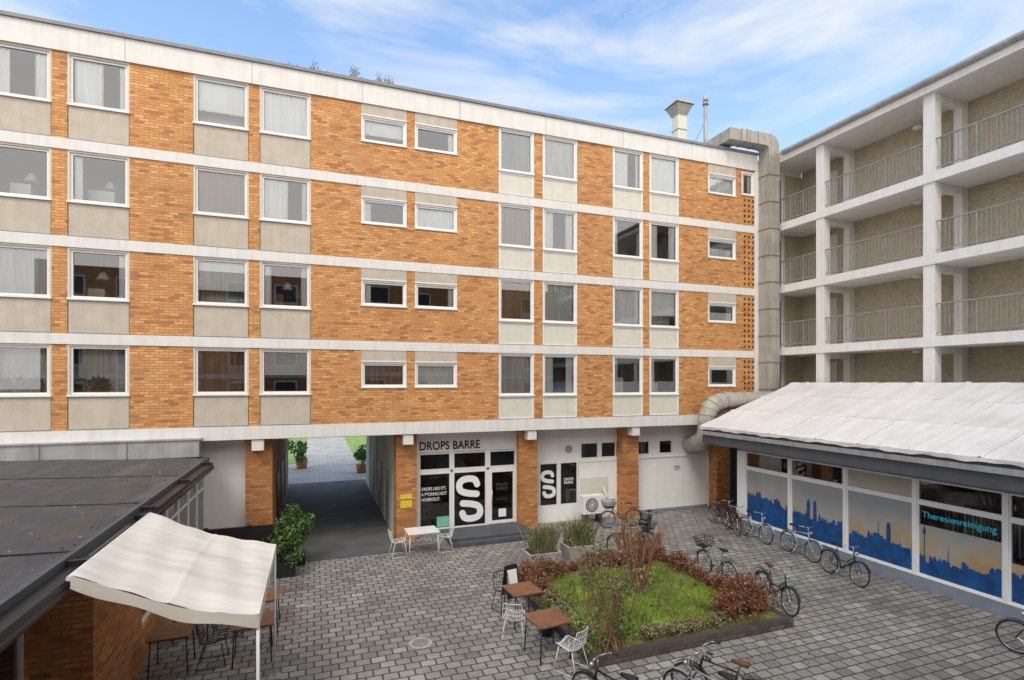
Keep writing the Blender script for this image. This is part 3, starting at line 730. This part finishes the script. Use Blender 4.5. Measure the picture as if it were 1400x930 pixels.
# ------------------------------------------------------------------ planters
for (x,y) in ((6.45,14.95),(7.85,15.2)):
    o=MB(); w_,h_=.5,.42
    a=[(-.45,-.3,0),(.45,-.3,0),(.45,.3,0),(-.45,.3,0)]; b=[(-.52,-.36,h_),(.52,-.36,h_),(.52,.36,h_),(-.52,.36,h_)]
    for i in range(4):
        j=(i+1)%4; o.poly([a[i],a[j],b[j],b[i]],CONC)
    c_=[(-.45,-.29,h_),(.45,-.29,h_),(.45,.29,h_),(-.45,.29,h_)]
    for i in range(4):
        j=(i+1)%4; o.poly([b[i],b[j],c_[j],c_[i]],CONC)
    o.poly([(p_[0],p_[1],h_-.05) for p_ in c_],SOIL)
    for i in range(360):
        px,py=R.uniform(-.4,.4),R.uniform(-.25,.25); L=R.uniform(.35,.95)
        dx,dy=R.gauss(0,.3)*L,R.gauss(0,.3)*L; w2=.008
        m_=R.choice([LDRY,LDRY,LG])
        o.poly([(px-w2,py,h_-.05),(px+w2,py,h_-.05),(px+dx*.5+w2,py+dy*.5,h_+L*.6),(px+dx*.5-w2,py+dy*.5,h_+L*.6)],m_)
        o.poly([(px+dx*.5-w2,py+dy*.5,h_+L*.6),(px+dx*.5+w2,py+dy*.5,h_+L*.6),(px+dx,py+dy,h_+L)],m_)
    for i in range(12): clump(o,R.uniform(-.5,.5),R.uniform(-.3,.3),R.uniform(.5,1.0),.16,.16,.15,34,.06,[LG,LDRY],R)
    o.obj('concrete_planter',loc=(x,y,0))
# ------------------------------------------------------------------ garden bed
bx0,bx1,by0,by1=5.0,10.13,9.17,14.0
o=MB()
KB=brickmat('kerb_brick',(.08,.06,.05),(.12,.09,.075),(.17,.13,.11),(.06,.055,.05),.22,.1,.01)
for (a,b,c_,d_) in ((bx0,bx1,by0,by0+.14),(bx0,bx1,by1-.14,by1),(bx0,bx0+.14,by0+.14,by1-.14),(bx1-.14,bx1,by0+.14,by1-.14)): o.box(a,b,c_,d_,0,.2,KB)
o.grid(lambda u,v:(bx0+.14+(bx1-bx0-.28)*u,by0+.14+(by1-by0-.28)*v,.16+.10*math.sin(u*3.14)*math.sin(v*3.14)+.02*math.sin(u*21)*math.sin(v*17)),40,40,BEDG)
o.obj('garden_bed')
o=MB()
def bz(x,y):
    u=(x-bx0)/(bx1-bx0);v=(y-by0)/(by1-by0); return .15+.10*math.sin(u*3.14)*math.sin(v*3.14)
for _ in range(24000):
    x=R.uniform(bx0+.25,bx1-.25);y=R.uniform(by0+.25,by1-.25)
    e_=((x-7.7)/2.3)**2+((y-11.5)/2.0)**2
    n_=1.0-e_+.45*math.sin(x*3.1+1)*math.sin(y*2.7)+.35*math.sin(x*7+y*5)
    if n_<.1 and R.random()<.93: continue
    L=R.uniform(.03,.10); dx,dy=R.gauss(0,.035),R.gauss(0,.035);z=bz(x,y); w2=.009
    o.poly([(x-w2,y,z),(x+w2,y,z),(x+dx,y+dy,z+L)],LGRASS)
for _ in range(1800):
    x=R.uniform(bx0+.2,bx1-.2);y=R.uniform(by0+.2,by1-.2); o.leaf((x,y,bz(x,y)+.03),.045,R.choice([LRED,LDRY]),R)
for _ in range(20):
    x=R.uniform(bx0+.5,bx1-.5);y=R.uniform(by0+.5,by1-.5); clump(o,x,y,bz(x,y)+.05,.14,.14,.08,40,.05,R.choice([LDRY,LG,LRED]),R)
o.obj('grass')
o=MB()
def hedge(x0,y0,x1,y1,h,wd,n,m):
    L=math.hypot(x1-x0,y1-y0)
    for i in range(n):
        t_=R.random(); x=x0+(x1-x0)*t_+R.gauss(0,wd*.35);y=y0+(y1-y0)*t_+R.gauss(0,wd*.35)
        hh=h*(.7+.3*math.sin(t_*L*3.1)+R.uniform(-.15,.25))
        twigs(o,(x,y,.15),(R.gauss(0,.3),R.gauss(0,.3),1),hh*.5,.006,1,BARKR,R,.6,m,.055,.1,3)
        clump(o,x,y,.15+hh*.6,.11,.11,hh*.35,12,.055,m if R.random()<.8 else LDRY,R)
hedge(5.3,13.6,9.8,13.65,.5,.35,200,LRED)
hedge(5.35,12.3,5.4,13.6,.5,.3,60,LRED)
hedge(5.35,9.6,5.4,12.2,.25,.2,45,LDRY)
hedge(9.75,10.2,9.8,13.4,.45,.3,110,LRED)
hedge(8.6,9.7,9.8,9.9,.6,.5,110,LRED)
hedge(9.3,10.3,9.7,10.0,.75,.4,60,LRED)
hedge(6.4,9.5,8.6,9.55,.28,.2,60,LDRY)
o.obj('hedge')
o=MB()
rs=random.Random(5)
o.tube((7.75,11.7,.1),(7.75,11.7,.45),.13,BARK,10,.10)
for i in range(7):
    a=i*.9; twigs(o,(7.75+.06*math.cos(a),11.7+.06*math.sin(a),.35),(.42*math.cos(a),.42*math.sin(a),1),rs.uniform(.5,.68),.06,2,BARK,rs,.32,None,.05,.30,3)
for i in range(20):
    a=rs.random()*6.28; rr_=rs.uniform(.1,.5); twigs(o,(7.75+rr_*math.cos(a),11.7+rr_*math.sin(a),rs.uniform(.8,1.3)),(.25*math.cos(a),.25*math.sin(a),1),rs.uniform(.4,.62),.012,1,BARKR,rs,.22,None,.05,.5,2)
for i in range(5): clump(o,7.75+rs.gauss(0,.15),11.7+rs.gauss(0,.15),.3,.25,.25,.15,40,.06,LDRY,rs)
o.obj('pruned_shrub')
o=MB()
for i in range(16):
    twigs(o,(5.55+rs.gauss(0,.16),9.4+rs.gauss(0,.14),.15),(rs.gauss(0,.36),rs.gauss(0,.36),1),rs.uniform(.55,.85),.019,3,BARK,rs,.34,LG if i%2 else LDRY,.055,.25,2)
for i in range(12): clump(o,5.6+rs.gauss(0,.28),9.5+rs.gauss(0,.2),rs.uniform(.3,.9),.2,.2,.2,40,.06,[LG,LGRASS],rs)
o.obj('young_shrub')
o=MB()
for _ in range(420):
    a=rs.random()*6.28; q=rs.gauss(0,.6); x=7.5+(3.1+abs(q))*math.cos(a); y=11.5+(3.0+abs(q))*math.sin(a)
    o.leaf((x,y,.012),.05,rs.choice([LRED,LDRY]),rs,-.2)
for _ in range(260): o.leaf((rs.uniform(-2.5,14),rs.uniform(6,18),.012),.045,rs.choice([LRED,LDRY]),rs)
o.obj('fallen_leaves')
# ------------------------------------------------------------------ bicycles
def bike(rear,front,col,lean=4,basket=None,step=False,sad=BLACK,steer=0):
    o=MB(); F=M('bike_paint',col,.35,.2,var=.03)
    Rw=.335; xr,xf=-.52,.55
    def wheel(x,ang=0):
        o.torus((x,0,Rw),(0,1,0),Rw-.018,.02,TYRE,32,6); o.torus((x,0,Rw),(0,1,0),Rw-.042,.010,CHROME,32,4)
        o.tube((x,-.05,Rw),(x,.05,Rw),.025,CHROME,8)
        for i in range(18):
            t_=i*2*math.pi/18; o.tube((x,.02*(-1)**i,Rw),(x+.29*math.cos(t_),0,Rw+.29*math.sin(t_)),.0022,CHROME,3,caps=False)
        for i in range(12):
            t0=math.radians(20+i*11.5);t1=math.radians(20+(i+1)*11.5); rr=Rw+.03
            o.poly([(x+rr*math.cos(t0),-.03,Rw+rr*math.sin(t0)),(x+rr*math.cos(t1),-.03,Rw+rr*math.sin(t1)),(x+rr*math.cos(t1),.03,Rw+rr*math.sin(t1)),(x+rr*math.cos(t0),.03,Rw+rr*math.sin(t0))],F)
    wheel(xr);wheel(xf)
    BB=(-.08,0,.29);ST=(-.25,0,.76);HB=(.37,0,.64);HT=(.315,0,.84)
    o.tube(BB,ST,.017,F);o.tube(HB,HT,.021,F);o.tube(HB,BB,.02,F)
    if step: o.path([(.35,0,.72),(.1,0,.52),(-.16,0,.5)],.016,F)
    else: o.tube((.325,0,.80),(-.24,0,.74),.016,F)
    for s_ in (-1,1):
        o.tube(BB,(xr,s_*.055,Rw),.010,F);o.tube(ST,(xr,s_*.055,Rw),.009,F);o.path([(.37,s_*.02,.64),(.40,s_*.05,.58),(xf,s_*.055,Rw)],.012,F)
        o.tube((xr,s_*.06,Rw),(-.62,s_*.06,.70),.005,BLACK,5)
    o.tube(ST,(-.285,0,.90),.012,CHROME)
    o.poly([(-.42,-.075,.945),(-.42,.075,.945),(-.30,.06,.95),(-.14,.018,.94),(-.14,-.018,.94),(-.30,-.06,.95)],sad)
    o.tube((-.40,-.05,.915),(-.15,0,.92),.03,sad,6);o.tube((-.40,.05,.915),(-.15,0,.92),.03,sad,6);o.tube((-.40,-.06,.92),(-.40,.06,.92),.035,sad,6)
    o.tube(HT,(.295,0,.98),.013,CHROME)
    o.path([(.13,-.29,1.0),(.24,-.23,1.02),(.33,-.08,1.0),(.33,.08,1.0),(.24,.23,1.02),(.13,.29,1.0)],.011,CHROME)
    for s_ in (-1,1): o.tube((.10,s_*.30,.995),(.20,s_*.255,1.015),.017,BLACK)
    o.tube((.40,0,.86),(.45,0,.85),.04,CHROME,10,.045)
    o.tube((-.08,.045,.29),(-.08,.055,.29),.09,CHROME,16)
    for s_ in (-1,1):
        e=(-.08+s_*.11,s_*.09,.29+s_*.12); o.tube((-.08,s_*.06,.29),e,.009,CHROME,6); o.box(e[0]-.045,e[0]+.045,min(e[1],e[1]+s_*.09),max(e[1],e[1]+s_*.09),e[2]-.012,e[2]+.012,BLACK)
    o.tube((-.08,.05,.375),(xr,.05,.375),.005,BLACK,4);o.tube((-.08,.05,.205),(xr,.05,.295),.005,BLACK,4)
    for y in (-.06,0,.06): o.tube((-.80,y,.72),(-.34,y,.72),.006,BLACK,5)
    for x in (-.80,-.57,-.34): o.tube((x,-.06,.72),(x,.06,.72),.006,BLACK,5)
    o.tube((-.1,-.04,.26),(-.2,-.2,.01),.009,CHROME,5)
    if basket:
        bxx=-.58 if basket=='r' else .52; z0=.74 if basket=='r' else .80
        for z in (z0,z0+.08,z0+.16,z0+.24):
            e=.02*(z-z0)/.24*3
            o.path([(bxx-.17-e,-.15-e,z),(bxx+.17+e,-.15-e,z),(bxx+.17+e,.15+e,z),(bxx-.17-e,.15+e,z),(bxx-.17-e,-.15-e,z)],.007,BLACK,4)
        for i in range(7):
            t_=i/6
            for a,b in (((bxx-.17+.34*t_,-.15),(bxx-.2+.4*t_,-.21)),((bxx-.17+.34*t_,.15),(bxx-.2+.4*t_,.21)),((bxx-.17,-.15+.3*t_),(bxx-.23,-.2+.4*t_)),((bxx+.17,-.15+.3*t_),(bxx+.23,-.2+.4*t_))):
                o.tube((*a,z0),(*b,z0+.24),.005,BLACK,4)
        o.box(bxx-.17,bxx+.17,-.15,.15,z0-.005,z0+.005,BLACK)
    mx=((rear[0]+front[0])/2,(rear[1]+front[1])/2); an=math.atan2(front[1]-rear[1],front[0]-rear[0])
    o.obj('bicycle',loc=(mx[0],mx[1],0),rot=(math.radians(-lean),0,an))
bike((11.45,17.7),(10.4,17.8),(.25,.12,.05),basket='f',step=True,sad=SADB)
bike((10.15,15.0),(9.1,15.05),(.03,.03,.035),basket='r')
bike((11.3,16.5),(10.6,15.7),(.02,.02,.02),basket='f')
bike((10.55,11.55),(10.6,12.65),(.25,.33,.27),basket='f',step=True)
bike((10.75,10.75),(10.5,9.6),(.03,.06,.045),step=True,sad=SADB)
bike((14.75,17.1),(14.7,16.1),(.02,.02,.02)); bike((14.6,16.2),(14.2,15.3),(.1,.02,.02))
bike((14.5,15.3),(14.4,14.15),(.45,.47,.48),step=True); bike((14.45,13.4),(14.3,12.2),(.35,.38,.4))
bike((13.95,11.5),(13.75,10.3),(.03,.045,.05),step=True)
bike((13.6,5.6),(13.4,6.75),(.02,.02,.02))
bike((6.75,6.75),(6.1,7.7),(.03,.03,.035),sad=SADB); bike((6.2,6.5),(5.8,7.5),(.3,.3,.3))
bike((4.75,7.0),(4.3,8.0),(.02,.02,.02))
# ------------------------------------------------------------------ small ground things
for x,y,r_ in ((-.1,14.2,.12),(-.3,12.4,.12),(2.1,11.3,.25)):
    o=MB(); o.tube((0,0,0),(0,0,.012),r_,CONC,18); o.tube((0,0,.012),(0,0,.018),r_*.7,DUCTS,18)
    o.obj('manhole_cover',loc=(x,y,0))
o=MB(); o.tube((0,0,0),(0,0,.32),.14,BLACK,14,.19); clump(o,0,0,.45,.2,.2,.2,90,.09,LG,R); o.obj('potted_plant',loc=(4.75,10.75,0))
o=MB()
for s_ in (-1,1): o.poly([(-.2,s_*.16,0),(.2,s_*.16,0),(.18,s_*.02,.8),(-.18,s_*.02,.8)],BLACK)
o.poly([(-.15,-.145,.12),(.15,-.145,.12),(.14,-.045,.7),(-.14,-.045,.7)],TEXTW); o.obj('menu_board',loc=(4.75,13.0,0),rot=(0,0,.2))
# ------------------------------------------------------------------ opposite building (behind the viewpoint, seen only in reflections)
OB=empty('opposite_building'); o=MB()
o.box(-16,19,-8,-4,0,13,BRICK)
for k in range(4):
    z=3.7+2.3*k
    o.box(-16,19,-4,-3.96,z-.3,z,WHITE)
    for i in range(11):
        x=-15+3.1*i
        o.box(x,x+1.5,-4,-3.95,z+.5,z+1.8,WHITE2); o.box(x+.1,x+1.4,-3.95,-3.94,z+.6,z+1.7,DARK)
        o.box(x,x+1.5,-4,-3.95,z,z+.5,GREIGE)
o.obj('facade',OB)
# ------------------------------------------------------------------ light, sky, camera
az=math.radians(217); el=math.radians(50)
dv_=Vector((math.sin(az)*math.cos(el),math.cos(az)*math.cos(el),math.sin(el)))
sl=bpy.data.lights.new('sun','SUN'); sl.energy=1.5; sl.angle=math.radians(22); sl.color=(1,.96,.90)
so=bpy.data.objects.new('sun',sl); bpy.context.collection.objects.link(so); so.rotation_euler=(-dv_).to_track_quat('-Z','Y').to_euler(); so.location=(-20,-20,40)
w=bpy.data.worlds.new('World'); bpy.context.scene.world=w; w.use_nodes=True
n=w.node_tree.nodes;l=w.node_tree.links; bg=n['Background']
sky=n.new('ShaderNodeTexSky'); sky.sky_type='NISHITA'; sky.sun_disc=False; sky.sun_elevation=el; sky.sun_rotation=az; sky.dust_density=1.0; sky.air_density=1.0
tc=n.new('ShaderNodeTexCoord')
def wnoise(scale,rot,sc,det,dist,lo,hi,c0=0):
    mp=n.new('ShaderNodeMapping'); mp.inputs['Scale'].default_value=scale; mp.inputs['Rotation'].default_value=rot
    l.new(tc.outputs['Generated'],mp.inputs[0])
    n1=n.new('ShaderNodeTexNoise'); n1.inputs['Scale'].default_value=sc; n1.inputs['Detail'].default_value=det; n1.inputs['Roughness'].default_value=.58; n1.inputs['Distortion'].default_value=dist
    l.new(mp.outputs[0],n1.inputs['Vector'])
    r=n.new('ShaderNodeValToRGB'); r.color_ramp.elements[0].position=lo; r.color_ramp.elements[1].position=hi; r.color_ramp.elements[0].color=(c0,c0,c0,1)
    l.new(n1.outputs['Fac'],r.inputs[0]); return r.outputs[0]
clouds=wnoise((1.0,1.6,5.0),(.35,.5,.4),2.0,10,.55,.43,.72,.10)
sep=n.new('ShaderNodeSeparateXYZ'); l.new(tc.outputs['Generated'],sep.inputs[0])
gain=n.new('ShaderNodeMix'); gain.data_type='RGBA'; gain.blend_type='MULTIPLY'; gain.inputs[0].default_value=1; gain.inputs[7].default_value=(1.6,1.98,2.2,1)
l.new(sky.outputs[0],gain.inputs[6])
mx=n.new('ShaderNodeMix'); mx.data_type='RGBA'; mx.inputs[7].default_value=(6.1,6.3,6.5,1)
l.new(clouds,mx.inputs[0]); l.new(gain.outputs[2],mx.inputs[6])
hz=n.new('ShaderNodeMapRange'); hz.inputs[1].default_value=.05; hz.inputs[2].default_value=.55; hz.inputs[3].default_value=.6; hz.inputs[4].default_value=0; l.new(sep.outputs[2],hz.inputs[0])
m2=n.new('ShaderNodeMix'); m2.data_type='RGBA'; m2.inputs[7].default_value=(5.0,5.7,6.2,1); l.new(hz.outputs[0],m2.inputs[0]); l.new(mx.outputs[2],m2.inputs[6])
# unseen white glow added over the southern sky to brighten the facade
sb=n.new('ShaderNodeMapRange'); sb.inputs[1].default_value=.15; sb.inputs[2].default_value=-.45; sb.inputs[3].default_value=0; sb.inputs[4].default_value=1; l.new(sep.outputs[1],sb.inputs[0])
m3=n.new('ShaderNodeMix'); m3.data_type='RGBA'; m3.inputs[7].default_value=(12.6,12.2,11.7,1); l.new(sb.outputs[0],m3.inputs[0]); l.new(m2.outputs[2],m3.inputs[6])
l.new(m3.outputs[2],bg.inputs[0]); bg.inputs[1].default_value=.15
cam=bpy.data.cameras.new('camera'); co=bpy.data.objects.new('camera',cam); bpy.context.collection.objects.link(co)
cam.sensor_width=36; cam.lens=36*735/1400; cam.shift_y=58/1400; cam.clip_end=2000; cam.clip_start=.05
co.location=(0,0,5.5); co.rotation_euler=(H,0,math.radians(-20.2))
sc=bpy.context.scene; sc.camera=co; sc.view_settings.view_transform='Standard'; sc.view_settings.look='None'; sc.view_settings.exposure=0
